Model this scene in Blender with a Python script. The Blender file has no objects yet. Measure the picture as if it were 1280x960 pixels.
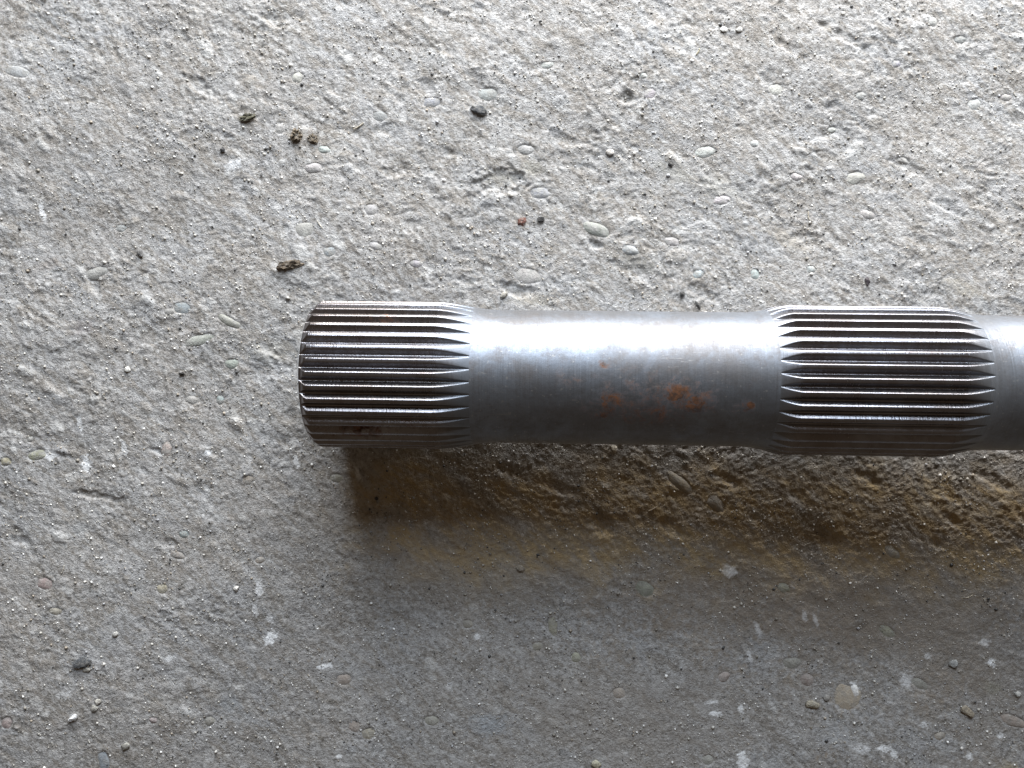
import bpy, math, random
import numpy as np
from mathutils import Vector, Matrix

# ------------------------------------------------------------------ camera
scene = bpy.context.scene
C = scene.collection
MM = 0.001
F = 1000.0            # focal length in photo pixels (1280 x 960 frame)
H = 0.302             # camera height above the concrete

cam_d = bpy.data.cameras.new('camera')
cam_d.sensor_width = 36.0
cam_d.lens = 36.0 * F / 1280.0
cam_d.clip_start = 0.01
cam_d.clip_end = 50
cam_d.dof.use_dof = True
cam_d.dof.focus_distance = 0.272
cam_d.dof.aperture_fstop = 26
cam = bpy.data.objects.new('camera', cam_d)
C.objects.link(cam)
cam.location = (0, 0, H)
scene.camera = cam
scene.render.resolution_x = 1024
scene.render.resolution_y = 768

# ------------------------------------------------------------------ light
world = bpy.data.worlds.new('World')
scene.world = world
world.use_nodes = True
bg = world.node_tree.nodes['Background']
bg.inputs[0].default_value = (1.0, 0.76, 0.54, 1)     # dim interior of the workshop
bg.inputs[1].default_value = 0.098

def door_lamp(name, z0, z1, y, width, watts, colr, x=0.10):
    ld = bpy.data.lights.new(name, 'AREA')
    ld.shape = 'RECTANGLE'; ld.size = width; ld.size_y = z1 - z0
    ld.energy = watts; ld.color = colr
    o = bpy.data.objects.new(name, ld); C.objects.link(o)
    o.location = (x, y, (z0 + z1) / 2)
    o.rotation_euler = (math.radians(-90), 0, 0)          # an upright opening that faces the bar
    o.rotation_euler = Vector((0, -1, -0.12)).to_track_quat('-Z', 'Y').to_euler()
    return o
door_lamp('doorway_daylight', 0.02, 0.235, 0.56, 0.84, 11.0, (1.0, 0.99, 0.975), 0.21)   # bright yard seen through the door
door_lamp('doorway_haze', 0.245, 0.42, 0.60, 0.70, 5.4, (0.90, 0.95, 1.0), 0.10)          # brighter air above it
door_lamp('doorway_sky', 0.43, 0.84, 0.64, 0.72, 7.8, (0.76, 0.87, 1.0), 0.06)            # cooler sky on top

scene.view_settings.view_transform = 'Standard'
scene.view_settings.look = 'None'
scene.view_settings.exposure = 0.0
scene.view_settings.gamma = 1.0
scene.render.engine = 'CYCLES'
scene.cycles.max_bounces = 5
scene.cycles.diffuse_bounces = 2
scene.cycles.glossy_bounces = 3
scene.cycles.transmission_bounces = 0
scene.cycles.transparent_max_bounces = 2

# ------------------------------------------------------------------ helpers
def gx(px): return (px - 640.0) / F * H            # photo pixel -> metres on the floor
def gy(py): return (480.0 - py) / F * H
PXM = H / F                                         # one photo pixel on the floor, in metres

def tag(o, label=None, cat=None, group=None, kind=None):
    if label: o['label'] = label
    if cat: o['category'] = cat
    if group: o['group'] = group
    if kind: o['kind'] = kind
    return o

def mesh_obj(name, verts, faces, mat, parent=None, smooth=True):
    me = bpy.data.meshes.new(name)
    me.from_pydata([tuple(v) for v in verts], [], faces)
    me.update()
    if smooth:
        me.polygons.foreach_set('use_smooth', [True] * len(me.polygons))
    me.materials.append(mat)
    o = bpy.data.objects.new(name, me)
    C.objects.link(o)
    if parent: o.parent = parent
    return o

class NT:
    """tiny node-tree helper"""
    def __init__(self, name):
        self.mat = bpy.data.materials.new(name)
        self.mat.use_nodes = True
        self.t = self.mat.node_tree
        self.bsdf = self.t.nodes['Principled BSDF']
    def n(self, typ, **kw):
        nd = self.t.nodes.new(typ)
        for k, v in kw.items():
            if k.startswith('i_'):
                key = k[2:]
                nd.inputs[int(key) if key.isdigit() else key].default_value = v
            else:
                setattr(nd, k, v)
        return nd
    def l(self, a, b): self.t.links.new(a, b)
    def noise(self, vec, scale, detail=4, rough=0.6, dist=0.0):
        nd = self.n('ShaderNodeTexNoise')
        nd.inputs['Scale'].default_value = scale
        nd.inputs['Detail'].default_value = detail
        nd.inputs['Roughness'].default_value = rough
        nd.inputs['Distortion'].default_value = dist
        self.l(vec, nd.inputs['Vector'])
        return nd.outputs['Fac']
    def ramp(self, fac, stops):
        nd = self.n('ShaderNodeValToRGB')
        el = nd.color_ramp.elements
        while len(el) < len(stops): el.new(0.5)
        for e, (p, c) in zip(el, stops):
            e.position = p
            e.color = (c, c, c, 1) if isinstance(c, (int, float)) else (*c, 1)
        self.l(fac, nd.inputs['Fac'])
        return nd.outputs['Color']
    def mix(self, fac, a, b, mode='MIX'):
        nd = self.n('ShaderNodeMix', data_type='RGBA', blend_type=mode)
        for s, v in ((nd.inputs[0], fac), (nd.inputs[6], a), (nd.inputs[7], b)):
            if isinstance(v, (int, float)): s.default_value = v
            elif isinstance(v, tuple): s.default_value = (*v, 1)
            else: self.l(v, s)
        return nd.outputs[2]
    def math(self, op, a, b=None, clamp=False):
        nd = self.n('ShaderNodeMath', operation=op, use_clamp=clamp)
        for s, v in zip(nd.inputs, (a, b)):
            if v is None: continue
            if isinstance(v, (int, float)): s.default_value = v
            else: self.l(v, s)
        return nd.outputs[0]
    def coord(self): return self.n('ShaderNodeTexCoord').outputs['Object']
    def mapping(self, vec, scale=(1, 1, 1), rot=(0, 0, 0), loc=(0, 0, 0)):
        nd = self.n('ShaderNodeMapping')
        nd.inputs['Scale'].default_value = scale
        nd.inputs['Rotation'].default_value = rot
        nd.inputs['Location'].default_value = loc
        self.l(vec, nd.inputs['Vector'])
        return nd.outputs['Vector']
    def bump(self, h, strength, dist):
        nd = self.n('ShaderNodeBump')
        nd.inputs['Strength'].default_value = strength
        nd.inputs['Distance'].default_value = dist
        self.l(h, nd.inputs['Height'])
        self.l(nd.outputs['Normal'], self.bsdf.inputs['Normal'])
    def attr(self, name, out='Color'):
        return self.n('ShaderNodeAttribute', attribute_name=name).outputs[out]

# ------------------------------------------------------------------ numpy noise
rng = np.random.default_rng(11)
PERM = rng.permutation(1024)
GA = rng.uniform(0, 2 * np.pi, 1024)
GXT, GYT = np.cos(GA), np.sin(GA)
def perlin(x, y, seed=0):
    xi = np.floor(x).astype(np.int64); yi = np.floor(y).astype(np.int64)
    xf = x - xi; yf = y - yi
    u = xf * xf * xf * (xf * (xf * 6 - 15) + 10); v = yf * yf * yf * (yf * (yf * 6 - 15) + 10)
    def g(ix, iy, dx, dy):
        h = PERM[(PERM[(ix + seed * 37) & 1023] + iy) & 1023]
        return GXT[h] * dx + GYT[h] * dy
    a = g(xi, yi, xf, yf); b = g(xi + 1, yi, xf - 1, yf)
    c = g(xi, yi + 1, xf, yf - 1); d = g(xi + 1, yi + 1, xf - 1, yf - 1)
    return (a + u * (b - a) + v * ((c + u * (d - c)) - (a + u * (b - a)))) * 1.5
def fbm(x, y, octs=3, seed=0, gain=0.5):
    s = 0; a = 1
    for k in range(octs):
        s = s + a * perlin(x * 2 ** k, y * 2 ** k, seed + k * 5); a *= gain
    return s
def sstep(a, b, x):
    t = np.clip((x - a) / (b - a), 0, 1); return t * t * (3 - 2 * t)

# ------------------------------------------------------------------ materials
# concrete ----------------------------------------------------------
m = NT('rough_concrete')
co = m.coord()
st = m.mapping(co, scale=(1, 1, 1), rot=(0, 0, math.radians(38)))
st = m.mapping(st, scale=(1.0, 2.6, 1.0))
big = m.noise(co, 26, 3, 0.62, 0.3)
midn = m.noise(st, 170, 4, 0.75, 0.2)
fine = m.noise(co, 620, 3, 0.85)
col = m.mix(m.ramp(big, [(0.36, 0.0), (0.64, 1.0)]), (0.318, 0.299, 0.281), (0.328, 0.324, 0.324))
col = m.mix(m.math('MULTIPLY', m.ramp(m.noise(st, 75, 3, 0.68, 0.5), [(0.46, 0.0), (0.58, 1.0)]), 0.7), col, (0.236, 0.210, 0.182))
col = m.mix(m.math('MULTIPLY', m.ramp(midn, [(0.49, 0.0), (0.62, 1.0)]), 0.6), col, (0.45, 0.446, 0.437))
col = m.mix(m.math('MULTIPLY', m.ramp(fine, [(0.39, 1.0), (0.47, 0.0)]), 0.65), col, (0.125, 0.115, 0.10))
col = m.mix(m.math('MULTIPLY', m.ramp(fine, [(0.55, 0.0), (0.63, 1.0)]), 0.45), col, (0.58, 0.576, 0.565))
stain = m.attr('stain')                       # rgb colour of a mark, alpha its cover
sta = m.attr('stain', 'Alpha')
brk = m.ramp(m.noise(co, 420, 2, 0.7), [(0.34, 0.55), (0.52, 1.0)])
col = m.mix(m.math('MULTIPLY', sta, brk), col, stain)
ochre_band = m.attr('ochre_band', 'Fac')                  # ochre tint in a band along the bar
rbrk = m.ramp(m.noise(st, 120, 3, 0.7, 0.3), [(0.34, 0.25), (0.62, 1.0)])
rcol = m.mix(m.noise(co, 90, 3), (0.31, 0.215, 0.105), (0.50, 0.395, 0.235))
col = m.mix(m.math('MULTIPLY', m.math('MULTIPLY', ochre_band, rbrk), 0.9), col, rcol)
m.l(col, m.bsdf.inputs['Base Color'])
m.bsdf.inputs['Roughness'].default_value = 0.88
m.bsdf.inputs['Specular IOR Level'].default_value = 0.3
m.bump(m.noise(co, 1500, 2, 0.75), 0.8, 0.0005)
M_CONC = m.mat

# stones ---------------------------------------------------------------
m = NT('embedded_stone')
co = m.n('ShaderNodeNewGeometry').outputs['Position']
oi = m.n('ShaderNodeObjectInfo'); oc = oi.outputs['Color']; oa = oi.outputs['Alpha']     # alpha: how dusty this stone is
n1 = m.noise(co, 350, 5, 0.65)
col = m.mix(m.ramp(n1, [(0.3, 0.0), (0.7, 1.0)]), (0.72, 0.70, 0.68), (1.18, 1.17, 1.15))
col = m.mix(1.0, oc, col, 'MULTIPLY')
dust = m.ramp(m.noise(co, 330, 3, 0.75), [(0.44, 0.0), (0.60, 1.0)])
col = m.mix(m.math('MULTIPLY', dust, oa), col, (0.33, 0.32, 0.30))
m.l(col, m.bsdf.inputs['Base Color'])
m.bsdf.inputs['Roughness'].default_value = 0.85
m.bsdf.inputs['Specular IOR Level'].default_value = 0.3
m.bump(m.noise(co, 1300, 3, 0.75), 0.7, 0.0005)
M_STONE = m.mat

m = NT('loose_crumb')
co = m.n('ShaderNodeNewGeometry').outputs['Position']
oc = m.n('ShaderNodeObjectInfo').outputs['Color']
col = m.mix(m.ramp(m.noise(co, 900, 4, 0.7), [(0.3, 0.0), (0.7, 1.0)]), (0.55, 0.53, 0.5), (1.4, 1.36, 1.3))
col = m.mix(1.0, oc, col, 'MULTIPLY')
col = m.mix(m.math('MULTIPLY', m.ramp(m.noise(co, 700, 3, 0.75), [(0.48, 0.0), (0.62, 1.0)]), 0.45), col, (0.34, 0.32, 0.29))
m.l(col, m.bsdf.inputs['Base Color'])
m.bsdf.inputs['Roughness'].default_value = 0.85
m.bump(m.noise(co, 1500, 3, 0.8), 1.0, 0.0006)
M_CRUMB = m.mat

m = NT('sand_grains')
m.l(m.attr('grain'), m.bsdf.inputs['Base Color'])
m.bsdf.inputs['Roughness'].default_value = 0.45
M_GRIT = m.mat

# steel ----------------------------------------------------------------
def steel(name, rough, rust_or_glint_spots=(), metal=0.88, base=(0.188, 0.207, 0.240), satin=None):
    m = NT(name)
    tc = m.n('ShaderNodeTexCoord'); tc.object = shaft; co = tc.outputs['Object']     # the shaft's own space, so no two teeth look alike
    around = m.mapping(co, scale=(2200, 25, 25))          # fine turning marks run round the bar
    blot = m.noise(co, 60, 5, 0.7, 0.4)
    lines = m.noise(around, 1.0, 3, 0.6)
    small = m.noise(co, 380, 4, 0.75, 0.2)
    col = m.mix(m.ramp(blot, [(0.38, 0.0), (0.62, 1.0)]), tuple(v * 1.12 for v in base), (base[0] * .82, base[1] * .78, base[2] * .74))
    col = m.mix(m.math('MULTIPLY', m.ramp(small, [(0.50, 0.0), (0.64, 1.0)]), 0.42), col, (base[0] * .62, base[1] * .50, base[2] * .42))   # thin brown oxide
    col = m.mix(m.math('MULTIPLY', m.ramp(m.noise(co, 700, 2, 0.6), [(0.66, 0.0), (0.72, 1.0)]), 0.5), col, (0.42, 0.41, 0.39))           # dust specks
    r = m.math('MULTIPLY_ADD', m.math('ADD', m.math('ADD', m.math('MULTIPLY', blot, 0.5), m.math('MULTIPLY', small, 0.5)), m.math('MULTIPLY', m.math('SUBTRACT', lines, 0.5), 0.7)), 0.34)
    r.node.inputs[2].default_value = rough - 0.17
    col = m.mix(m.math('MULTIPLY', m.ramp(m.noise(co, 34, 4, 0.7, 0.6), [(0.47, 0.0), (0.60, 1.0)]), 0.45), col, (base[0] * .66, base[1] * .52, base[2] * .40))   # brown tarnish
    scr = m.ramp(m.noise(m.mapping(co, scale=(160, 2600, 2600), rot=(0, 0, 0.05)), 1.0, 2, 0.5, 0.6), [(0.66, 0.0), (0.70, 1.0)])     # handling scratches
    gate = m.ramp(m.noise(co, 90, 2, 0.5), [(0.48, 0.0), (0.60, 1.0)])
    col = m.mix(m.math('MULTIPLY', m.math('MULTIPLY', scr, gate), 0.6), col, (0.34, 0.33, 0.32))
    m.bsdf.inputs['Sheen Weight'].default_value = 0.36
    m.bsdf.inputs['Sheen Roughness'].default_value = 0.5
    cover = None
    if rust_or_glint_spots:
        for (x, y, z, rx, rr, amt) in rust_or_glint_spots:
            mp = m.mapping(co, loc=(-x / rx, -y / rr, -z / rr), scale=(1 / rx, 1 / rr, 1 / rr))
            ln = m.n('ShaderNodeVectorMath', operation='LENGTH')
            m.l(mp, ln.inputs[0])
            f = m.math('MULTIPLY', m.ramp(ln.outputs['Value'], [(0.0, 1.0), (1.0, 0.0)]), amt)
            cover = f if cover is None else m.math('MAXIMUM', cover, f)
        nz = m.noise(co, 260, 6, 0.8, 0.5)
        th = m.math('ADD', m.math('MULTIPLY', cover, 0.55), nz)
        mask = m.math('MULTIPLY', m.ramp(th, [(0.62, 0.0), (0.80, 1.0)]), m.math('MULTIPLY', cover, 2.4, True))
        rc = m.mix(m.ramp(m.noise(co, 420, 4, 0.75), [(0.38, 0.0), (0.62, 1.0)]), (0.055, 0.025, 0.012), (0.21, 0.078, 0.024))
        col = m.mix(mask, col, rc)
        m.l(m.math('MULTIPLY', m.math('SUBTRACT', 1.0, m.math('MULTIPLY', mask, 0.85)), metal), m.bsdf.inputs['Metallic'])
        r = m.math('ADD', r, m.math('MULTIPLY', mask, 0.4), True)
    else:
        m.bsdf.inputs['Metallic'].default_value = metal
    if satin:                                # the flanks are ground bright only between these two ends
        sx = m.n('ShaderNodeSeparateXYZ'); m.l(co, sx.inputs[0])
        d = m.math('SUBTRACT', m.math('ABSOLUTE', m.math('SUBTRACT', sx.outputs[0], (satin[0] + satin[1]) / 2 * MM)), (satin[1] - satin[0]) / 2 * MM)
        k = m.math('MULTIPLY', d, 105, True)
        col = m.mix(k, col, (0.172, 0.187, 0.212))
        r = m.math('ADD', r, m.math('MULTIPLY', k, 0.28))
        m.l(m.math('MULTIPLY', k, 0.36), m.bsdf.inputs['Sheen Weight'])
        m.l(m.math('SUBTRACT', metal, m.math('MULTIPLY', k, 0.07)), m.bsdf.inputs['Metallic'])
    m.l(col, m.bsdf.inputs['Base Color'])
    m.l(r, m.bsdf.inputs['Roughness'])
    hb = m.math('ADD', m.math('MULTIPLY', lines, 1.3), m.math('MULTIPLY', m.noise(co, 500, 4, 0.7), 0.8))
    m.bump(hb, 0.20, 0.0003)
    return m.mat

# ------------------------------------------------------------------ the floor
random.seed(5)
# stones that show in the worn concrete: photo px centre, radii px, turn (deg), colour, proud (mm)
CREAM = (0.47, 0.455, 0.41); PALE = (0.50, 0.50, 0.49); WHITE = (0.66, 0.66, 0.66); BLUE = (0.33, 0.36, 0.39)
PEACH = (0.40, 0.345, 0.298); TAN = (0.36, 0.325, 0.275); OCHRE = (0.41, 0.365, 0.28); GREY = (0.31, 0.31, 0.315); BWHITE = (0.58, 0.62, 0.67)
PINK = (0.36, 0.31, 0.295)
STONES = [
 (381,287,15,12,0,CREAM,.3),(464,262,11,9,20,PALE,.3),(788,313,12,8,-15,PALE,1.0),(746,287,21,10,-18,GREY,1.3),
 (675,241,17,9,0,BLUE,.4),(903,250,14,7,0,WHITE,.5),(873,343,9,7,0,BWHITE,.3),(944,343,7,8,0,BWHITE,.3),
 (1085,268,12,7,-20,WHITE,.5),(995,221,9,6,-10,WHITE,.7),(1070,222,14,10,10,PALE,.6),(392,210,14,8,5,PALE,.9),
 (405,187,10,6,0,PALE,.6),(372,97,10,8,0,PALE,.5),(350,160,9,9,0,PALE,.2),(22,90,20,9,-8,PALE,.3),
 (287,402,19,7,-28,PEACH,.6),(250,425,24,8,18,CREAM,.3),(120,341,18,9,15,CREAM,.3),(46,569,15,8,10,OCHRE,.4),
 (8,577,9,7,0,OCHRE,.5),(208,561,9,11,0,PEACH,.4),(38,549,6,5,0,CREAM,.4),(56,730,13,9,0,PEACH,.2),
 (203,736,9,8,0,OCHRE,.2),(70,764,11,6,0,OCHRE,.2),(262,901,8,8,0,PEACH,.3),(193,899,7,5,0,TAN,.5),
 (130,950,9,15,10,BLUE,.0),(9,903,9,9,0,PEACH,.2),(430,850,12,9,0,PEACH,.1),(443,908,10,9,0,PEACH,.2),
 (461,917,11,9,0,PEACH,.1),(806,736,15,12,-20,TAN,.3),(905,846,10,8,30,PEACH,.3),(774,866,10,9,0,TAN,.2),
 (720,822,8,8,0,PEACH,.2),(691,783,8,15,10,TAN,.2),(672,808,9,7,0,TAN,.2),(1009,850,11,10,0,TAN,.3),
 (990,829,15,9,0,PINK,.2),(1059,872,21,21,0,(.52,.40,.305),.3),(1268,902,22,9,-22,TAN,.4),(850,604,24,9,-38,OCHRE,.9),
 (895,630,16,10,-40,OCHRE,.7),(910,637,0,0,0,OCHRE,0),(150,285,9,6,0,BLUE,.3),(212,390,8,6,0,GREY,.4),(228,385,14,9,0,BLUE,.2),
 (610,118,15,10,0,PALE,.5),(657,187,13,8,0,PALE,.6),(882,190,16,9,5,WHITE,.4),(943,180,7,6,0,WHITE,.5),
 (804,96,6,5,0,WHITE,.3),(812,118,10,8,0,PALE,.3),(684,82,10,6,0,PALE,.4),(470,308,12,6,-15,PALE,.4),
 (412,315,10,8,0,BLUE,.1),(520,330,10,6,0,GREY,.4),(660,345,20,13,-10,CREAM,.4),(840,302,13,7,-10,PALE,.4),
 (1014,337,8,6,0,PALE,.4),(1075,120,9,6,0,PALE,.4),(1120,80,7,6,0,BWHITE,.4),(1165,28,7,8,0,WHITE,.4),
 (1218,131,10,9,0,WHITE,.4),(1258,122,9,6,0,PALE,.4),(1041,162,7,5,0,WHITE,.5),(970,112,11,9,0,WHITE,.2),
 (1130,200,10,5,-20,PALE,.4),(1200,50,10,6,0,GREY,.4),(540,128,14,8,0,BLUE,.2),(475,145,12,8,0,GREY,.2),
 (290,455,11,8,0,GREY,.5),(240,500,12,7,0,CREAM,.2),(275,500,6,8,0,BLUE,.3),(230,668,8,6,0,BLUE,.3),
 (222,694,13,6,-15,TAN,.4),(310,600,10,7,0,PEACH,.1),(325,700,8,6,0,PEACH,.2),(540,900,12,8,0,TAN,.1),
 (1175,920,9,7,0,PEACH,.2),(1110,790,14,8,-30,TAN,.1),(1150,855,14,8,-30,TAN,.1),(885,950,10,8,0,TAN,.1),
 (585,780,9,7,0,TAN,.2),(980,735,11,7,-35,OCHRE,.5),(1115,690,14,8,-40,OCHRE,.4),
 (420,598,11,7,0,PEACH,.2),
]
STONES = [s for s in STONES if s[2] > 0]

# white lime / paint flecks and other marks: px centre, radii px, turn, colour, cover
LIME = (0.86, 0.87, 0.88)
MARKS = [
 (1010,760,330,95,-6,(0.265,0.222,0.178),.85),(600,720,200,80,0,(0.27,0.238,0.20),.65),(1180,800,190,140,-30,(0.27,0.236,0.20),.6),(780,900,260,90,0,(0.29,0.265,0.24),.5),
 (910,714,11,9,-20,LIME,.95),(878,642,10,8,0,LIME,.55),(1069,863,6,11,10,LIME,1),(1104,934,9,6,0,LIME,.9),(1117,941,6,6,0,LIME,.9),
 (928,952,8,16,5,LIME,.85),(338,797,7,12,-35,LIME,.95),(338,772,6,6,-30,LIME,.7),(405,833,11,4,10,LIME,.95),(1239,827,6,6,0,LIME,1),
 (893,891,8,4,-10,LIME,.9),(888,877,9,4,0,LIME,.6),(926,885,5,6,0,LIME,.7),(937,820,4,8,15,LIME,.5),(948,787,4,10,20,LIME,.5),
 (107,580,7,13,5,LIME,.75),(61,568,9,9,0,LIME,.6),(100,530,5,11,0,LIME,.6),(260,566,6,4,0,LIME,.9),(155,560,5,10,10,LIME,.6),
 (370,577,5,9,10,LIME,.6),(447,592,4,9,10,LIME,.5),(597,795,6,5,0,LIME,.8),(562,857,6,6,0,LIME,.4),(1075,935,14,8,0,LIME,.45),
 (1132,850,9,11,-30,LIME,.45),(1230,802,7,6,0,LIME,.5),(1160,820,6,5,0,LIME,.5),(1212,945,6,6,0,LIME,.7),(1252,920,6,5,0,LIME,.6),
 (53,265,5,12,8,LIME,.7),(290,207,14,7,25,LIME,.55),(213,822,7,5,20,LIME,.7),(80,868,12,6,15,LIME,.35),(425,945,6,4,0,LIME,.8),
 (325,735,6,12,0,LIME,.6),(320,762,5,10,0,LIME,.45),(1155,905,7,5,0,LIME,.6),(1020,776,3,8,20,LIME,.5),(1006,770,4,7,0,LIME,.5),
 (1190,745,3,6,0,LIME,.0),(610,905,34,20,0,(0.34,0.37,0.40),.6),(490,690,26,18,0,(0.20,0.19,0.19),.6),(285,880,22,14,0,(0.25,0.27,0.29),.5),
 (1075,780,12,9,0,(0.14,0.12,0.10),.75),(1190,830,14,10,0,(0.19,0.18,0.165),.7),(100,645,22,8,-15,(0.22,0.21,0.19),.4),
 (100,660,18,12,0,(0.40,0.41,0.41),.4),(1040,920,36,22,0,(0.42,0.43,0.44),.5),(880,712,14,10,0,(0.16,0.12,0.08),.6),
 (1240,860,16,12,0,(0.32,0.31,0.25),.5),(1262,960,20,10,0,(0.40,0.34,0.22),.6),
 (105,410,22,14,20,(0.24,0.22,0.225),.5),(60,330,24,10,20,(0.30,0.265,0.24),.6),(785,120,14,10,-20,(0.19,0.175,0.15),.6),(255,110,26,12,-25,(0.24,0.23,0.22),.5),
 (370,168,20,10,0,(0.27,0.235,0.19),.6),(625,222,34,12,0,(0.30,0.28,0.245),.7),(665,210,20,14,0,(0.31,0.295,0.255),.6),(650,277,16,9,0,(0.32,0.28,0.24),.6),
 (840,215,40,16,-25,(0.31,0.30,0.27),.6),(900,235,40,22,-25,(0.40,0.385,0.35),.5),(985,300,44,14,-30,(0.37,0.34,0.30),.6),(1200,360,36,14,-20,(0.38,0.345,0.29),.6),
 (665,375,40,10,0,(0.34,0.315,0.27),.6),(800,330,40,14,-20,(0.29,0.275,0.245),.55),(340,440,40,18,0,(0.35,0.335,0.295),.4),
]

def axis(fine_half, step, far):
    a = list(np.arange(-fine_half, fine_half + step * .5, step))
    d = step; p = a[-1]; ext = []
    while p < far:
        d *= 1.07; p += d; ext.append(p)
    neg = [-(e) - (a[-1] + a[0]) * 0 for e in ext]
    return np.array(sorted([-e for e in ext] + a + ext))
XS = axis(206.0, 0.45, 1150.0)      # millimetres
YS = axis(157.0, 0.45, 1150.0)
GXm, GYm = np.meshgrid(XS, YS)       # mm
nx, ny = len(XS), len(YS)

PY = 480.0 - GYm * MM / H * F        # photo row of every vertex, to lay out worn areas
PX = 640.0 + GXm * MM / H * F
worn = 1.0 - 0.52 * sstep(690, 800, PY) * (1 - 0.35 * sstep(500, 100, PX))
wx = GXm + 5 * perlin(GXm / 22, GYm / 22, 40); wy = GYm + 5 * perlin(GXm / 22, GYm / 22, 41)
a38 = math.radians(-37)
ux = (wx * math.cos(a38) + wy * math.sin(a38)); uy = (-wx * math.sin(a38) + wy * math.cos(a38))
Z = 1.0 * fbm(GXm / 75, GYm / 75, 2, 1)
rough_ = 0
for k, (lam, amp) in enumerate(((24, .30), (12.5, .23), (6.4, .165), (3.3, .125), (1.75, .105), (1.0, .075))):
    rough_ = rough_ + amp * perlin(ux / (lam * 1.45) + 7 * k, uy / (lam * .8), 14 + k) + amp * .75 * perlin(wx / lam, wy / lam + 3 * k, 24 + k)
rough_ = np.where(rough_ > 0, rough_ * .55, rough_)        # worn tops, deeper pits
patch = sstep(-0.3, 0.4, fbm(GXm / 24, GYm / 24, 2, 60))
ledge = .32 * sstep(-.07, .07, fbm(wx / 15, wy / 13, 4, 95, .6)) + .17 * sstep(-.09, .09, fbm(ux / 8.5, uy / 5.5, 3, 99, .6))
Z += .80 * worn * (rough_ * (.65 + .6 * patch) + (1 - .55 * sstep(560, 590, PY) * sstep(740, 690, PY)) * ledge * (.5 + .6 * sstep(-.2, .3, fbm(GXm / 45, GYm / 45, 2, 65))))
under_bar = sstep(560, 590, PY) * sstep(740, 690, PY) * sstep(420, 560, PX)
Z += under_bar * (-.32 * rough_ + .15 * perlin(wx / 2.1, wy / 2.1, 120) + .10 * perlin(GXm / 1.2, GYm / 1.2, 121))
Z += (.035 + .05 * patch) * rng.normal(0, 1, Z.shape) * (np.abs(GXm) < 210) * (np.abs(GYm) < 162)

def splat(cx, cy, rx, ry, ang, fn, pad=1.6):
    """apply fn(window slices, normalised radius q, local noise) round a point (mm)"""
    R = max(rx, ry) * pad
    i0, i1 = np.searchsorted(XS, (cx - R, cx + R)); j0, j1 = np.searchsorted(YS, (cy - R, cy + R))
    if i1 - i0 < 2 or j1 - j0 < 2: return
    sx = GXm[j0:j1, i0:i1] - cx; sy = GYm[j0:j1, i0:i1] - cy
    c, s = math.cos(ang), math.sin(ang)
    q = np.sqrt(((sx * c + sy * s) / rx) ** 2 + ((-sx * s + sy * c) / ry) ** 2)
    fn((slice(j0, j1), slice(i0, i1)), q, sx, sy)

# gravel and sand set in the cement, and small pits
STAIN = np.zeros((ny, nx, 4))
def paint(sl, cover, colr):
    s = STAIN[sl]; k = cover[..., None]
    tot = s[..., 3:4] * (1 - k) + k
    s[..., :3] = np.where(tot > 1e-4, (s[..., :3] * s[..., 3:4] * (1 - k) + np.array(colr) * k) / np.maximum(tot, 1e-4), s[..., :3])
    s[..., 3:4] = tot
for k in range(5200):
    cx = rng.uniform(-208, 208); cy = rng.uniform(-160, 160)
    r = 0.5 + rng.exponential(0.55); r = min(r, 3.4)
    rx = r * rng.uniform(.9, 1.7); ry = r * rng.uniform(.65, 1.0); an = rng.normal(-0.6, 0.5)
    hgt = rng.uniform(.06, .24) * r ** 0.7
    if rng.random() < 0.22: hgt *= -1.25
    if cy < gy(700) * 1000: hgt *= 0.55
    lump = rng.uniform(-.5, .5, 2); sd = rng.integers(0, 500)
    tint = rng.random()
    def fn(sl, q, sx, sy):
        q = q * (1 + .28 * perlin(sx / r * .9 + sd, sy / r * .9, 7))
        t = np.clip(1 - q * q, 0, 1)
        Z[sl] += hgt * (t ** 0.8) * (1 + lump[0] * sx / r * .5 + lump[1] * sy / r * .5)
        if hgt > 0 and r > 0.9:
            cov = sstep(1.0, .72, q)
            if tint < .20: paint(sl, cov * .45, (.56, .555, .54))
            elif tint < .30: paint(sl, cov * .35, (.27, .275, .285))
            elif tint < .38: paint(sl, cov * .35, (.38, .345, .30))
    splat(cx, cy, rx, ry, an, fn, 1.5)

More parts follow.
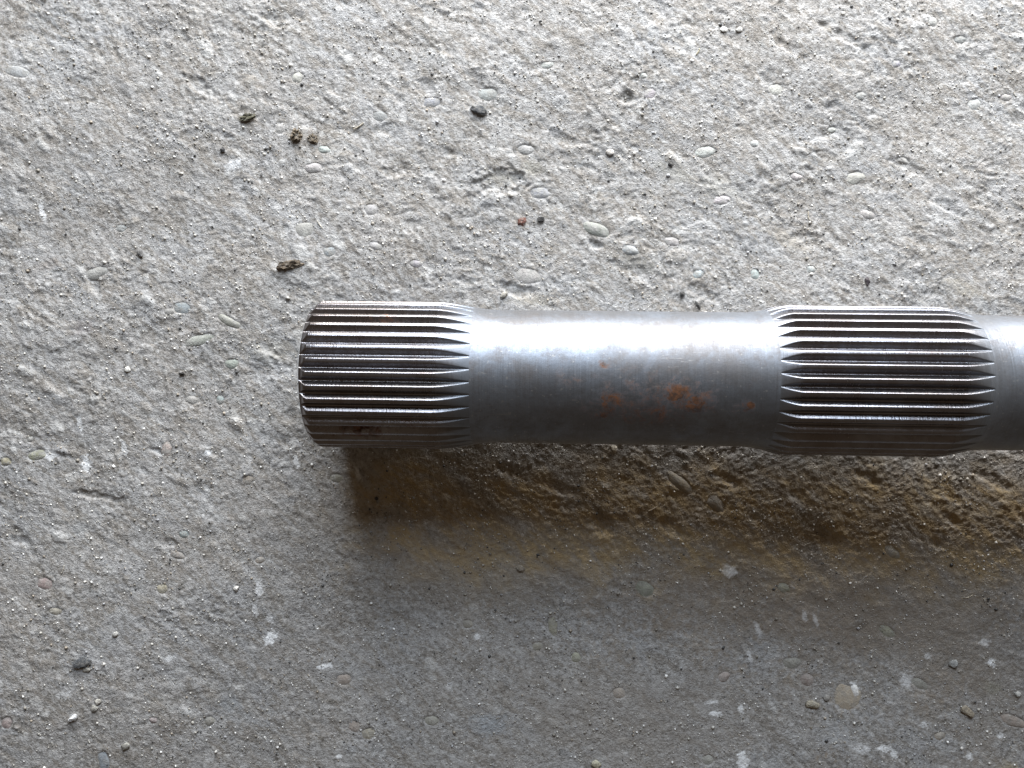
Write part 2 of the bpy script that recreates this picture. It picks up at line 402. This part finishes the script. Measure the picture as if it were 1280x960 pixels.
# scarps and hollows the photo shows
def hollow(px, py, rx, ry, ang, depth, sharp=.35):
    def fn(sl, q, sx, sy):
        q = q * (1 + .55 * perlin(sx / 4.2 + px, sy / 4.2, 31) + .30 * perlin(sx / 1.6 + px, sy / 1.6, 32))
        Z[sl] -= .62 * depth * sstep(1.05, .95 - sharp * 1.5, q) * (1 + .4 * perlin(sx / 2.5, sy / 2.5, 33))
    splat(gx(px) * 1000, gy(py) * 1000, rx * PXM * 1000, ry * PXM * 1000, math.radians(ang), fn)
for h in ((622,226,34,17,5,1.5,.25),(785,122,13,10,-20,2.2,.5),(252,108,26,10,-28,1.1,.4),(745,305,14,6,-30,1.4,.4),(645,362,26,9,-12,1.3,.3),
          (800,340,34,12,-18,1.0,.5),(500,210,24,9,20,.8,.4),(875,365,22,12,-35,1.0,.4),(1010,300,30,9,-25,.9,.4),(1060,50,40,7,-30,1.0,.4),
          (1140,210,34,8,-30,.9,.4),(985,60,30,8,-30,.8,.4),(340,25,20,9,-40,1.0,.4),(120,620,34,5,-12,1.1,.3),(200,565,14,5,-15,1.2,.4),(25,675,18,8,-15,1.0,.4),
          (215,680,12,5,-10,.8,.3),(755,655,20,16,-60,1.4,.5),(1035,672,22,12,-30,.9,.5),(1170,678,14,8,-30,1.2,.5),(1000,620,22,12,-35,.8,.5),
          (1190,650,20,9,-40,1.2,.5),(560,655,14,20,-20,1.0,.5),(700,610,26,10,-20,.9,.5),(1090,600,26,8,-30,.9,.5),(910,600,24,9,-30,.9,.5),(840,660,22,12,-30,1.0,.5),
          (1240,600,30,9,-30,.8,.4),(640,590,26,9,-20,.9,.5),(480,160,30,7,15,.7,.4),(560,190,26,6,-15,.7,.4),(1185,260,30,8,-30,.8,.4),(700,170,30,7,-30,.7,.4)):
    hollow(*h)
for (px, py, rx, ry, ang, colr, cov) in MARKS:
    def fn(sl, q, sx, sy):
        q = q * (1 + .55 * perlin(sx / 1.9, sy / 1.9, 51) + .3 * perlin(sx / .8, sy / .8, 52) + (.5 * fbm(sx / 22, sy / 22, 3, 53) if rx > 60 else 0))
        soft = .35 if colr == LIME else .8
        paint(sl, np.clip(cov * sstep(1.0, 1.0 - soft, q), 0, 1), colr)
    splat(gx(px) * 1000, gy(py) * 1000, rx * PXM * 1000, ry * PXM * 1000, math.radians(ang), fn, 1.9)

# settle the stones: sink the cement a little where each one sits
stone_z = []
for (px, py, rx, ry, ang, colr, proud) in STONES:
    store = []
    def fn(sl, q, sx, sy):
        inn = q < 1
        zz = np.percentile(Z[sl][inn], 60) if inn.any() else 0.0
        store.append(zz)
        k = sstep(.95, .55, q * (1 + .12 * perlin(sx / 1.6, sy / 1.6, 70)))
        Z[sl] = Z[sl] * (1 - k) + np.minimum(Z[sl], zz - .45) * k
    splat(gx(px) * 1000, gy(py) * 1000, rx * PXM * 1000, ry * PXM * 1000, math.radians(ang), fn, 1.4)
    stone_z.append(store[0] if store else 0.0)

# the bar lies in line x: keep the cement clear of it
far = sstep(200, 400, np.maximum(np.abs(GXm), np.abs(GYm) * 1.2))
Z *= (1 - .4 * far)
shaft_y = 2.8 - GXm * 0.0136
under = sstep(30, 8, np.abs(GYm - shaft_y)) * (GXm > -75)
Z = Z - under * np.maximum(Z - 0.1, 0) * 0.9

# ochre tint along the bar, as its own ragged band
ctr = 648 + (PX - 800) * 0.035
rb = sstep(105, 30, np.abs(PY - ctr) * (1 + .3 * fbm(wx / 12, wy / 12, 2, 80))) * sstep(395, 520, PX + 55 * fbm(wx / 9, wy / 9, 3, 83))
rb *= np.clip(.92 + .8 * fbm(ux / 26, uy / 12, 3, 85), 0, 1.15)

def ground_z(x_mm, y_mm):
    i = np.clip(np.searchsorted(XS, x_mm) - 1, 0, nx - 2); j = np.clip(np.searchsorted(YS, y_mm) - 1, 0, ny - 2)
    tx = (x_mm - XS[i]) / (XS[i + 1] - XS[i]); ty = (y_mm - YS[j]) / (YS[j + 1] - YS[j])
    return (Z[j, i] * (1 - tx) * (1 - ty) + Z[j, i + 1] * tx * (1 - ty) + Z[j + 1, i] * (1 - tx) * ty + Z[j + 1, i + 1] * tx * ty)

co_ = np.empty((ny * nx, 3), np.float32)
co_[:, 0] = GXm.ravel() * MM; co_[:, 1] = GYm.ravel() * MM; co_[:, 2] = Z.ravel() * MM
idx = np.arange(ny * nx).reshape(ny, nx)
quads = np.stack([idx[:-1, :-1], idx[:-1, 1:], idx[1:, 1:], idx[1:, :-1]], -1).reshape(-1, 4).astype(np.int32)
me = bpy.data.meshes.new('concrete_floor')
me.vertices.add(len(co_)); me.vertices.foreach_set('co', co_.ravel())
me.loops.add(quads.size); me.loops.foreach_set('vertex_index', quads.ravel())
me.polygons.add(len(quads)); me.polygons.foreach_set('loop_start', np.arange(0, quads.size, 4, dtype=np.int32))
me.polygons.foreach_set('use_smooth', np.ones(len(quads), bool))
me.update(calc_edges=True)
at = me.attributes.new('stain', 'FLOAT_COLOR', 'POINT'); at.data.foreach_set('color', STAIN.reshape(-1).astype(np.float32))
at = me.attributes.new('ochre_band', 'FLOAT', 'POINT'); at.data.foreach_set('value', np.clip(rb, 0, 1).ravel().astype(np.float32))
me.materials.append(M_CONC)
floor = bpy.data.objects.new('concrete_floor', me)
C.objects.link(floor)
tag(floor, 'rough weathered grey concrete floor with embedded gravel', 'floor', kind='structure')

# embedded stones: low irregular domes, children of the floor
def dome(seed, rings=5, seg=16, flat=2.2):
    r_ = random.Random(seed)
    ph = [r_.uniform(0, 6.28) for _ in range(5)]; am = [r_.uniform(.03, .16) / (1 + .3 * j) for j in range(5)]
    vs = [(0, 0, 1.0)]
    fs = []
    for k in range(1, rings + 1):
        t = k / rings
        for s in range(seg):
            a = 2 * math.pi * s / seg
            w = 1 + sum(am[j] * math.cos((j + 2) * a + ph[j]) for j in range(5))
            z = (1 - t ** flat) + r_.uniform(-.08, .08) * (1 - t)
            vs.append((t * w * math.cos(a), t * w * math.sin(a), z if k < rings else -.5))
    for s in range(seg):
        fs.append((0, 1 + s, 1 + (s + 1) % seg))
    for k in range(rings - 1):
        for s in range(seg):
            a = 1 + k * seg + s; b = 1 + k * seg + (s + 1) % seg
            fs.append((a, a + seg, b + seg, b))
    return vs, fs
DOMES = []
for s in range(8):
    vs, fs = dome(s)
    o = mesh_obj('stone', vs, fs, M_STONE); DOMES.append(o.data); bpy.data.objects.remove(o)
for k, (px, py, rx, ry, ang, colr, proud) in enumerate(STONES):
    o = bpy.data.objects.new('stone', DOMES[k % 8]); C.objects.link(o)
    o.parent = floor
    o.location = (gx(px), gy(py), (stone_z[k] - .5) * MM)
    o.scale = (rx * PXM, ry * PXM, (.52 + proud * .42) * MM)
    o.rotation_euler = (0, 0, math.radians(ang))
    o.color = (*[(c * (.52 if py < 560 else .72) + .36 * (.48 if py < 560 else .28)) * .92 * random.uniform(.94, 1.06) for c in colr], .9 if py < 560 else .85 if py < 720 else .5)

# chalky white face on the biggest stone
o = bpy.data.objects.new('stone', DOMES[3]); C.objects.link(o); o.parent = floor
bi = [k for k, t in enumerate(STONES) if t[0] == 1059][0]
o.location = (gx(1069), gy(864), (stone_z[bi] - .42) * MM); o.scale = (5.5 * PXM, 10 * PXM, (.52 + .3 * .55) * MM)
o.rotation_euler = (0, 0, math.radians(8)); o.color = (.80, .80, .79, .15)

# ------------------------------------------------------------------ the shaft
shaft = bpy.data.objects.new('splined_drive_shaft', None)
C.objects.link(shaft)
shaft.empty_display_size = 0.02
RA, R0, RS, RSR = 25.2, 23.45, 22.65, 22.5          # tooth tip, tooth root, plain bar (mm)
AXIS_Y = 2.6
PITCH = math.radians(2.15)
shaft.rotation_euler = (0, -PITCH, -0.0136)
shaft.location = (0, AXIS_Y * MM, (RA + 0.35 + 66.8 * math.tan(PITCH)) * MM)
tag(shaft, 'steel drive shaft with two splined ends of long teeth lying on the concrete', 'shaft')

def rust_or_glint_at(px, py, rx, rr, amt):       # where on the bar's skin a photo pixel lies
    D = 272.0
    yr = (476 - py) / F * (D - 20); yr = max(-22.3, min(22.3, yr)); z = math.sqrt(RS * RS - yr * yr)
    return ((px - 640) / F * (D - z) * MM, yr * MM, z * MM, rx * MM, rr * MM, amt)
M_BAR = steel('worn_steel_bar', 0.50, [rust_or_glint_at(872, 507, 13, 9, .55), rust_or_glint_at(850, 500, 16, 11, .56), rust_or_glint_at(772, 508, 18, 10, .55), rust_or_glint_at(941, 509, 2.3, 2.1, .95), rust_or_glint_at(935, 512, 8, 5, .48), rust_or_glint_at(820, 520, 24, 9, .48),
                                       rust_or_glint_at(820, 495, 32, 13, .38), rust_or_glint_at(758, 462, 4, 3, .5), rust_or_glint_at(757, 524, 5, 3, .6), rust_or_glint_at(720, 480, 24, 10, .22)])
M_TOOTH = steel('machined_tooth_steel', 0.22, [rust_or_glint_at(450, 546, 22, 5, .75), rust_or_glint_at(520, 536, 14, 4, .55), rust_or_glint_at(480, 408, 20, 6, .48)], metal=0.95, base=(0.27, 0.266, 0.285), satin=(-80, -25))  # first two spots are copper reflections painted onto the lower teeth
M_TOOTH_B = steel('machined_tooth_steel_spotted', 0.22, [rust_or_glint_at(988, 491, 1.8, 1.6, 1.2)], metal=0.95, base=(0.26, 0.262, 0.290), satin=(91.5, 139.5))
M_CORE = steel('spline_root_steel', 0.4, base=(0.16, 0.155, 0.15))

def lathe(name, prof, mat, parent, seg=160):
    vs, fs = [], []
    for (x, r) in prof:
        for s in range(seg):
            a = 2 * math.pi * s / seg
            vs.append((x * MM, r * MM * math.cos(a), r * MM * math.sin(a)))
    for k in range(len(prof) - 1):
        for s in range(seg):
            a = k * seg + s; b = k * seg + (s + 1) % seg
            fs.append((a, b, b + seg, a + seg))
    return mesh_obj(name, vs, fs, mat, parent)

def smooth01(t): t = max(0, min(1, t)); return t * t * (3 - 2 * t)
def fillet(x0, r0, x1, r1, n=12):
    # run-out: straight cone first, then a soft hollow into the bar
    out = []
    for k in range(n + 1):
        t = k / n
        out.append((x0 + (x1 - x0) * t, r1 + (r0 - r1) * (1 - t) ** 2))
    return out
R_TIP = R0 + 0.03
prof = fillet(-12.7, R_TIP, -4.0, RS)
prof += [(x, RS) for x in np.linspace(0, 74, 30)]
prof += [(x, r) for (x, r) in reversed(fillet(84.3, R_TIP, 76.5, RS))]
bar = lathe('plain_bar', prof, M_BAR, shaft)
prof = fillet(149.0, R_TIP, 158.0, RSR) + [(x, RSR) for x in np.linspace(162, 560, 40)] + [(560, 20), (560, 0.01)]
M_BAR2 = steel('worn_steel_bar_end', 0.50)
bar2 = lathe('plain_bar', prof, M_BAR2, shaft)

N = 36
HP = math.pi / N                                   # half pitch
UR, UT = 0.17, 0.72                                # root flat, start of the tip land (fractions of half pitch)
def groove_r(u):
    if u < UR:
        t = u / UR
        return R0 + 0.16 * t * t
    t = (u - UR) / (UT - UR)
    return R0 + 0.16 + (RA - R0 - 0.16) * (t * .92 + .08 * t * t)
def u_for(r):
    lo, hi = 0.0, UT
    if groove_r(UT) <= r: return UT
    for _ in range(40):
        md = (lo + hi) / 2
        if groove_r(md) < r: lo = md
        else: hi = md
    return hi
def tooth_mesh(name, stations, mat):
    vs, fs = [], []
    per = None
    for (x, ra) in stations:
        ut = u_for(ra)
        us = []
        for k in range(4): us.append(ut * (k / 4) * .30)
        for k in range(6): us.append(ut * (.30 + .70 * k / 6))
        hgt = max(ra - R0, 0.0)
        e = min(.16, hgt * .25)                                   # rounded tip corner
        row = [(u, groove_r(u)) for u in us]
        row.append((ut * .985, max(groove_r(ut * .985) - e * .25, R0)))
        row.append((ut + (1 - ut) * .16, ra - e * .18))
        row.append((ut + (1 - ut) * .36, ra))
        row.append((1.0, ra))
        full = [(-(1 - u) * HP, r) for (u, r) in row] + [((1 - u) * HP, r) for (u, r) in reversed(row[:-1])]
        per = len(full)
        for (a, r) in full:
            vs.append((x * MM, r * MM * math.sin(a), r * MM * math.cos(a)))
    for i in range(len(stations) - 1):
        for j in range(per - 1):
            a = i * per + j
            fs.append((a, a + 1, a + 1 + per, a + per))
    o = mesh_obj(name, vs, fs, mat)
    d = o.data; bpy.data.objects.remove(o)
    return d

def taper(x0, x1, n=10):
    out = []
    for k in range(1, n + 1):
        t = k / n
        out.append((x0 + (x1 - x0) * t, RA + (R_TIP - RA) * (0.25 * t + 0.75 * t * t * (1.6 - .6 * t))))
    return out
left_st = [(-66.8, 23.0), (-66.2, 23.7), (-65.5, 24.45), (-65.0, 24.95), (-64.6, 25.12), (-64.2, RA)] + [(x, RA) for x in np.linspace(-60, -25.2, 8)] + [(-24.6, RA - .01)] + taper(-24.5, -12.7)
# the end chamfer drops below the root: keep the groove shape valid there
left_st = [(x, max(r, R0 + .02)) for (x, r) in left_st]
right_st = list(reversed([(84.3 + (91.0 - 84.3) * (1 - (x + 12.7) / -11.8) if False else 84.3 + (-(x + 12.7)) / 11.8 * 6.7, r) for (x, r) in ([(-24.5, RA)] + taper(-24.5, -12.7))]))
right_st = sorted(right_st)
right_st += [(x, RA) for x in np.linspace(95, 139.5, 9)] + [(140.0 + (x + 24.5) / 11.8 * 9.0, r) for (x, r) in taper(-24.5, -12.7)]

def spline(name, stations, core, mat, phase, label):
    p = lathe(name, core, M_CORE, shaft, 96)
    p['label'] = label
    d = tooth_mesh('tooth', stations, mat)
    for k in range(N):
        o = bpy.data.objects.new('tooth', d); C.objects.link(o)
        o.parent = p
        o.rotation_euler = (2 * math.pi * k / N + phase, 0, 0)
    return p
sp1 = spline('spline', left_st, [(-66.75, R0 - .4), (-12.8, R0 - .4)], M_TOOTH, math.radians(0.4), 'splined end of the shaft with bright machined teeth')
sp2 = spline('spline', right_st, [(84.4, R0 - .4), (148.9, R0 - .4)], M_TOOTH_B, math.radians(0.4), 'second splined section further along the shaft')
face = lathe('end_face', [(-66.8, R0 + .02), (-67.1, R0 - .5), (-67.4, 22.2), (-67.4, 6.0), (-66.0, 4.4), (-60.0, 4.2), (-58.0, 0.01)], M_BAR2, shaft, 96)

# ------------------------------------------------------------------ loose things on the floor
def crumb_mesh(seed, jag=.22, sub=2):
    import bmesh
    bm = bmesh.new()
    bmesh.ops.create_icosphere(bm, subdivisions=sub, radius=1.0)
    if jag > .3: bmesh.ops.subdivide_edges(bm, edges=bm.edges[:], cuts=1, use_grid_fill=True)
    r_ = random.Random(seed)
    ax = [Vector((r_.gauss(0, 1), r_.gauss(0, 1), r_.gauss(0, 1))).normalized() for _ in range(9)]
    cut = [r_.uniform(.55, .95) for _ in ax]
    for v in bm.verts:                                     # knock flats off a ball: a broken chip
        for a, c in zip(ax, cut):
            d = v.co.dot(a)
            if d > c: v.co -= a * (d - c)
        v.co *= 1 + r_.uniform(-jag, jag)
    me = bpy.data.meshes.new('crumb')
    bm.to_mesh(me); bm.free()
    me.materials.append(M_CRUMB)
    return me
def loose(name, px, py, rx, ry, rz_mm, ang, colr, label, cat, seed, group=None, tilt=0.0, smooth=False, sink=.45, jag=.22):
    me = crumb_mesh(seed, jag)
    me.name = name
    if smooth: rz_mm *= .62                                # worn pebbles lie flat
    if smooth: me.polygons.foreach_set('use_smooth', [True] * len(me.polygons))
    o = bpy.data.objects.new(name, me); C.objects.link(o)
    z = float(ground_z(np.array(gx(px) * 1000), np.array(gy(py) * 1000)))
    o.location = (gx(px), gy(py), (z + rz_mm * .78 * (1 - sink)) * MM)
    rz_mm *= .78
    o.scale = (rx * PXM, ry * PXM, rz_mm * MM)
    o.rotation_euler = (tilt, 0, math.radians(ang))
    o.color = (*colr, 1)
    return tag(o, label, cat, group)
BLACK = (.018, .018, .02)
loose('stone_chip', 599, 139, 11, 6.5, 1.5, -10, (.085, .09, .10), 'charcoal stone chip above the middle of the bare bar, on pale concrete', 'stone', 1)
loose('stone_chip', 105, 828, 14, 7.5, 1.1, 5, (.10, .107, .118), 'flat dark slate chip at the lower left of the floor', 'stone', 2)
loose('grit_grain', 676, 274, 5, 4.5, 1.3, 0, BLACK, 'round black grain beside the reddish flake', 'grain', 3, smooth=True)
loose('grit_grain', 838, 206, 4, 3.5, 1.1, 0, BLACK, 'tiny black grain alone on the concrete right of centre, above the bar', 'grain', 4, smooth=True)
loose('rust_flake', 652, 277, 6.5, 5, 1.0, 30, (.19, .085, .065), 'small reddish brown flake beside the round black grain', 'flake', 5)
loose('bark_flake', 364, 332, 15, 7, 1.5, 12, (.115, .088, .062), 'brown bark-like flake just above the left splined end', 'flake', 6, tilt=.25, jag=.36)
loose('dirt_crumb', 370, 169, 8, 8, 1.8, -60, (.155, .122, .085), 'larger dry brown dirt crumb, left one of a close pair at upper left', 'dirt', 7, jag=.4)
loose('dirt_crumb', 391, 173, 7, 5, 1.2, -30, (.13, .102, .07), 'smaller dry brown dirt crumb, right one of a close pair at upper left', 'dirt', 8, jag=.4)
loose('dirt_crumb', 309, 147, 10, 5.5, 1.2, 20, (.115, .11, .075), 'flat olive-brown crumb left of the brown dirt crumbs', 'dirt', 9, jag=.4)
loose('metal_sliver', 872, 381, 7, 2.2, .8, -48, (.07, .07, .07), 'dark grey sliver lying close against the top edge of the bare bar', 'sliver', 10)
loose('white_pellet', 160, 462, 4.5, 4.5, 1.2, 0, (.80, .80, .78), 'round white pellet on the floor left of the splined end', 'pellet', 11, smooth=True, jag=.05)
loose('white_chip', 94, 895, 8, 4.5, 1.1, 35, (.78, .80, .84), 'bright white chip below the dark slate chip', 'chip', 12)
loose('grey_crumb', 175, 315, 3.6, 7, 1.2, 15, (.16, .16, .165), 'short grey rod-shaped crumb at the far left above the peach stone', 'crumb', 13)
loose('pebble', 124, 876, 4.5, 4, 1.1, 0, (.46, .45, .42), 'pale pebble, upper of two touching pebbles at lower left', 'pebble', 14, smooth=True)
loose('pebble', 120, 884, 5, 4.5, 1.3, 0, (.40, .395, .37), 'pale pebble, lower of two touching pebbles at lower left', 'pebble', 15, smooth=True)
loose('pebble', 158, 932, 6, 5, 1.3, 20, (.38, .375, .35), 'grey pebble near the bottom edge at lower left', 'pebble', 16, smooth=True)
loose('pebble', 110, 836, 5.5, 3, .9, 10, (.42, .41, .38), 'slim pale pebble touching the dark slate chip', 'pebble', 17, smooth=True)
loose('pebble', 1209, 889, 10, 6, 1.9, -32, (.34, .30, .24), 'oblong tan pebble at lower right with a dark shadow', 'pebble', 18, smooth=True)
loose('pebble', 1015, 880, 10, 5.5, 1.5, -5, (.42, .39, .32), 'oblong pale tan pebble left of the big peach stone', 'pebble', 19, smooth=True)
loose('pebble', 1033, 872, 4.5, 4, 1.2, 0, (.30, .29, .28), 'small grey pebble between the oblong tan pebble and the big peach stone', 'pebble', 20, smooth=True)
loose('pebble', 1192, 829, 6.5, 6, 1.5, 0, (.40, .42, .43), 'pale grey rounded pebble left of the bright white fleck at lower right', 'pebble', 21, smooth=True)
loose('pebble', 745, 955, 7, 5.5, 1.2, 0, (.50, .48, .38), 'cream pebble at the bottom edge of the floor right of centre', 'pebble', 22, smooth=True)
loose('pebble', 768, 561, 4.5, 4.5, 1.3, 0, (.62, .58, .50), 'pale pebble peeping out under the bare bar', 'pebble', 23, smooth=True)
loose('pebble', 638, 243, 4, 3.6, 1.1, 0, (.68, .66, .62), 'small cream pebble above the reddish flake', 'pebble', 24, smooth=True)
loose('pebble', 630, 368, 6, 4, 1.4, 30, (.44, .42, .38), 'pale pebble close to the bar where the left teeth run out', 'pebble', 25, smooth=True)
loose('pebble', 904, 38, 5, 4, 1.0, 0, (.80, .80, .78), 'white pebble at the top of the floor, left one of two', 'pebble', 26, smooth=True)
loose('pebble', 923, 38, 4.5, 4, 1.0, 0, (.74, .74, .72), 'white pebble at the top of the floor, right one of two', 'pebble', 27, smooth=True)
loose('pebble', 469, 75, 3.6, 3.4, 1.0, 0, (.78, .77, .74), 'tiny white pebble high up left of centre', 'pebble', 28, smooth=True)
loose('pebble', 762, 191, 5.5, 4, 1.2, 0, (.58, .56, .54), 'light pebble with a dark side above the middle of the bar', 'pebble', 29, smooth=True)
loose('pebble', 650, 710, 6, 4.5, 1.1, -15, (.30, .27, .23), 'brownish pebble in the shade below the middle of the bar', 'pebble', 30, smooth=True)
loose('pebble', 297, 735, 4, 3.6, 1.1, 0, (.66, .65, .63), 'small white pebble on the lower left floor beside white specks', 'pebble', 31, smooth=True)
loose('pebble', 146, 792, 5, 4, 1.1, 20, (.52, .52, .51), 'grey-white pebble above and right of the dark slate chip', 'pebble', 32, smooth=True)
loose('pebble', 1271, 868, 5, 4, 1.1, -10, (.50, .51, .50), 'pale pebble at the right edge in the lower corner', 'pebble', 33, smooth=True)
loose('dark_crumb', 852, 368, 4, 3.6, 1.0, 0, (.03, .03, .032), 'black crumb up and left of the grey sliver by the bar', 'crumb', 34)
loose('dark_crumb', 1083, 352, 3.6, 5, 1.1, 0, (.045, .035, .045), 'dark crumb above the left end of the second splined section', 'crumb', 35)
loose('dark_crumb', 279, 188, 4, 3.4, 1.0, 0, (.05, .05, .055), 'dark crumb below and left of the flat olive-brown crumb', 'crumb', 36)
loose('dark_crumb', 228, 467, 4, 3, .9, 0, (.04, .036, .035), 'dark crumb right of the round white pellet', 'crumb', 37)
def fibre(px, py, ln, ang, bend, colr, label, seed, rad=.28):
    # a bent, tapering straw of round section
    r_ = random.Random(seed); n = 10; seg = 6; vs, fs = [], []
    for k in range(n):
        t = k / (n - 1) - .5
        x = t * ln * PXM; y = bend * (t * t - .08) * ln * PXM
        rr = rad * MM * (1 - .6 * abs(t))
        for s in range(seg):
            a = 2 * math.pi * s / seg
            vs.append((x, y + rr * math.cos(a), rr * math.sin(a)))
    for k in range(n - 1):
        for s in range(seg):
            a = k * seg + s; b = k * seg + (s + 1) % seg
            fs.append((a, a + seg, b + seg, b))
    fs.append(tuple(range(seg))); fs.append(tuple(reversed(range((n - 1) * seg, n * seg))))
    o = mesh_obj('straw_fibre', vs, fs, M_CRUMB)
    xs = gx(px) * 1000; ys = gy(py) * 1000
    half = ln * PXM * 500
    zz = max(float(ground_z(np.array(xs + d * half * math.cos(math.radians(ang))), np.array(ys + d * half * math.sin(math.radians(ang))))) for d in (-.9, -.5, 0, .5, .9))
    o.location = (gx(px), gy(py), (zz + rad * .6) * MM)
    o.rotation_euler = (0, 0, math.radians(ang)); o.color = (*colr, 1)
    return tag(o, label, 'straw')
fibre(448, 158, 16, 32, .2, (.50, .46, .38), 'short pale straw right of the brown dirt crumbs', 1)
fibre(400, 281, 12, -55, .1, (.56, .54, .48), 'thin pale straw beside the round cream stone', 2, .22)
fibre(1012, 272, 16, -75, .5, (.46, .42, .34), 'curved pale straw above the start of the second splined section', 3, .22)
fibre(816, 636, 13, 28, .2, (.50, .44, .34), 'pale straw in the shade under the bare bar', 4, .26)
fibre(79, 712, 12, 70, .2, (.52, .50, .45), 'thin pale straw at the left edge of the lower floor', 5, .22)
fibre(872, 66, 9, 60, .3, (.42, .38, .25), 'short yellowish straw near the top edge of the floor', 6, .25)
fibre(1208, 746, 14, 15, .4, (.48, .44, .36), 'curved pale straw in the shade at the right edge', 7, .2)

# loose sand: more grains than anyone could count, one object
def grit(n):
    base = [(0, 0, 1), (0, 0, -1)] + [(math.cos(a), math.sin(a), .15 * (-1) ** k) for k, a in enumerate(np.linspace(0, 2 * math.pi, 6)[:-1])]
    base = np.array(base)
    tri = np.array([(0, 2 + k, 2 + (k + 1) % 5) for k in range(5)] + [(1, 2 + (k + 1) % 5, 2 + k) for k in range(5)])
    # half of the grains lie in drifts
    x = rng.uniform(-207, 207, n * 3); y = rng.uniform(-158, 158, n * 3)
    dens = sstep(-.35, .5, fbm(x / 20, y / 20, 3, 90)) * .85 + .15
    keep = rng.random(n * 3) < dens
    x, y = x[keep][:n], y[keep][:n]
    ok = ~((np.abs(y - 2.8 + x * .0136) < 16) & (x > -72))
    x, y = x[ok], y[ok]; k = len(x)
    r = np.clip(.13 + rng.exponential(.10, k), .13, .8)
    z = ground_z(x, y) + r * .35
    jit = rng.uniform(.65, 1.3, (k, 7, 3)); ang = rng.uniform(0, 6.28, k)
    v = base[None] * jit * r[:, None, None]
    c, s = np.cos(ang)[:, None], np.sin(ang)[:, None]
    vx = v[..., 0] * c - v[..., 1] * s; vy = v[..., 0] * s + v[..., 1] * c
    V = np.stack([vx + x[:, None], vy + y[:, None], v[..., 2] * .8 + z[:, None]], -1).reshape(-1, 3) * MM
    T = (tri[None] + (np.arange(k) * 7)[:, None, None]).reshape(-1, 3).astype(np.int32)
    pal = np.array([(.42, .40, .36), (.55, .53, .49), (.74, .73, .71), (.24, .22, .19), (.06, .06, .06), (.33, .285, .23), (.33, .33, .34)])
    ci = rng.choice(7, k, p=[.24, .18, .10, .19, .11, .08, .10])
    colr = np.repeat(np.concatenate([pal[ci] * rng.uniform(.85, 1.1, (k, 1)), np.ones((k, 1))], 1), 7, 0)
    me = bpy.data.meshes.new('loose_sand')
    me.vertices.add(len(V)); me.vertices.foreach_set('co', V.ravel().astype(np.float32))
    me.loops.add(T.size); me.loops.foreach_set('vertex_index', T.ravel())
    me.polygons.add(len(T)); me.polygons.foreach_set('loop_start', np.arange(0, T.size, 3, dtype=np.int32))
    me.update(calc_edges=True)
    at = me.attributes.new('grain', 'FLOAT_COLOR', 'POINT'); at.data.foreach_set('color', colr.ravel().astype(np.float32))
    me.materials.append(M_GRIT)
    o = bpy.data.objects.new('loose_sand', me); C.objects.link(o)
    tag(o, 'fine loose sand and grit scattered over the concrete', 'sand', kind='stuff')
grit(26000)
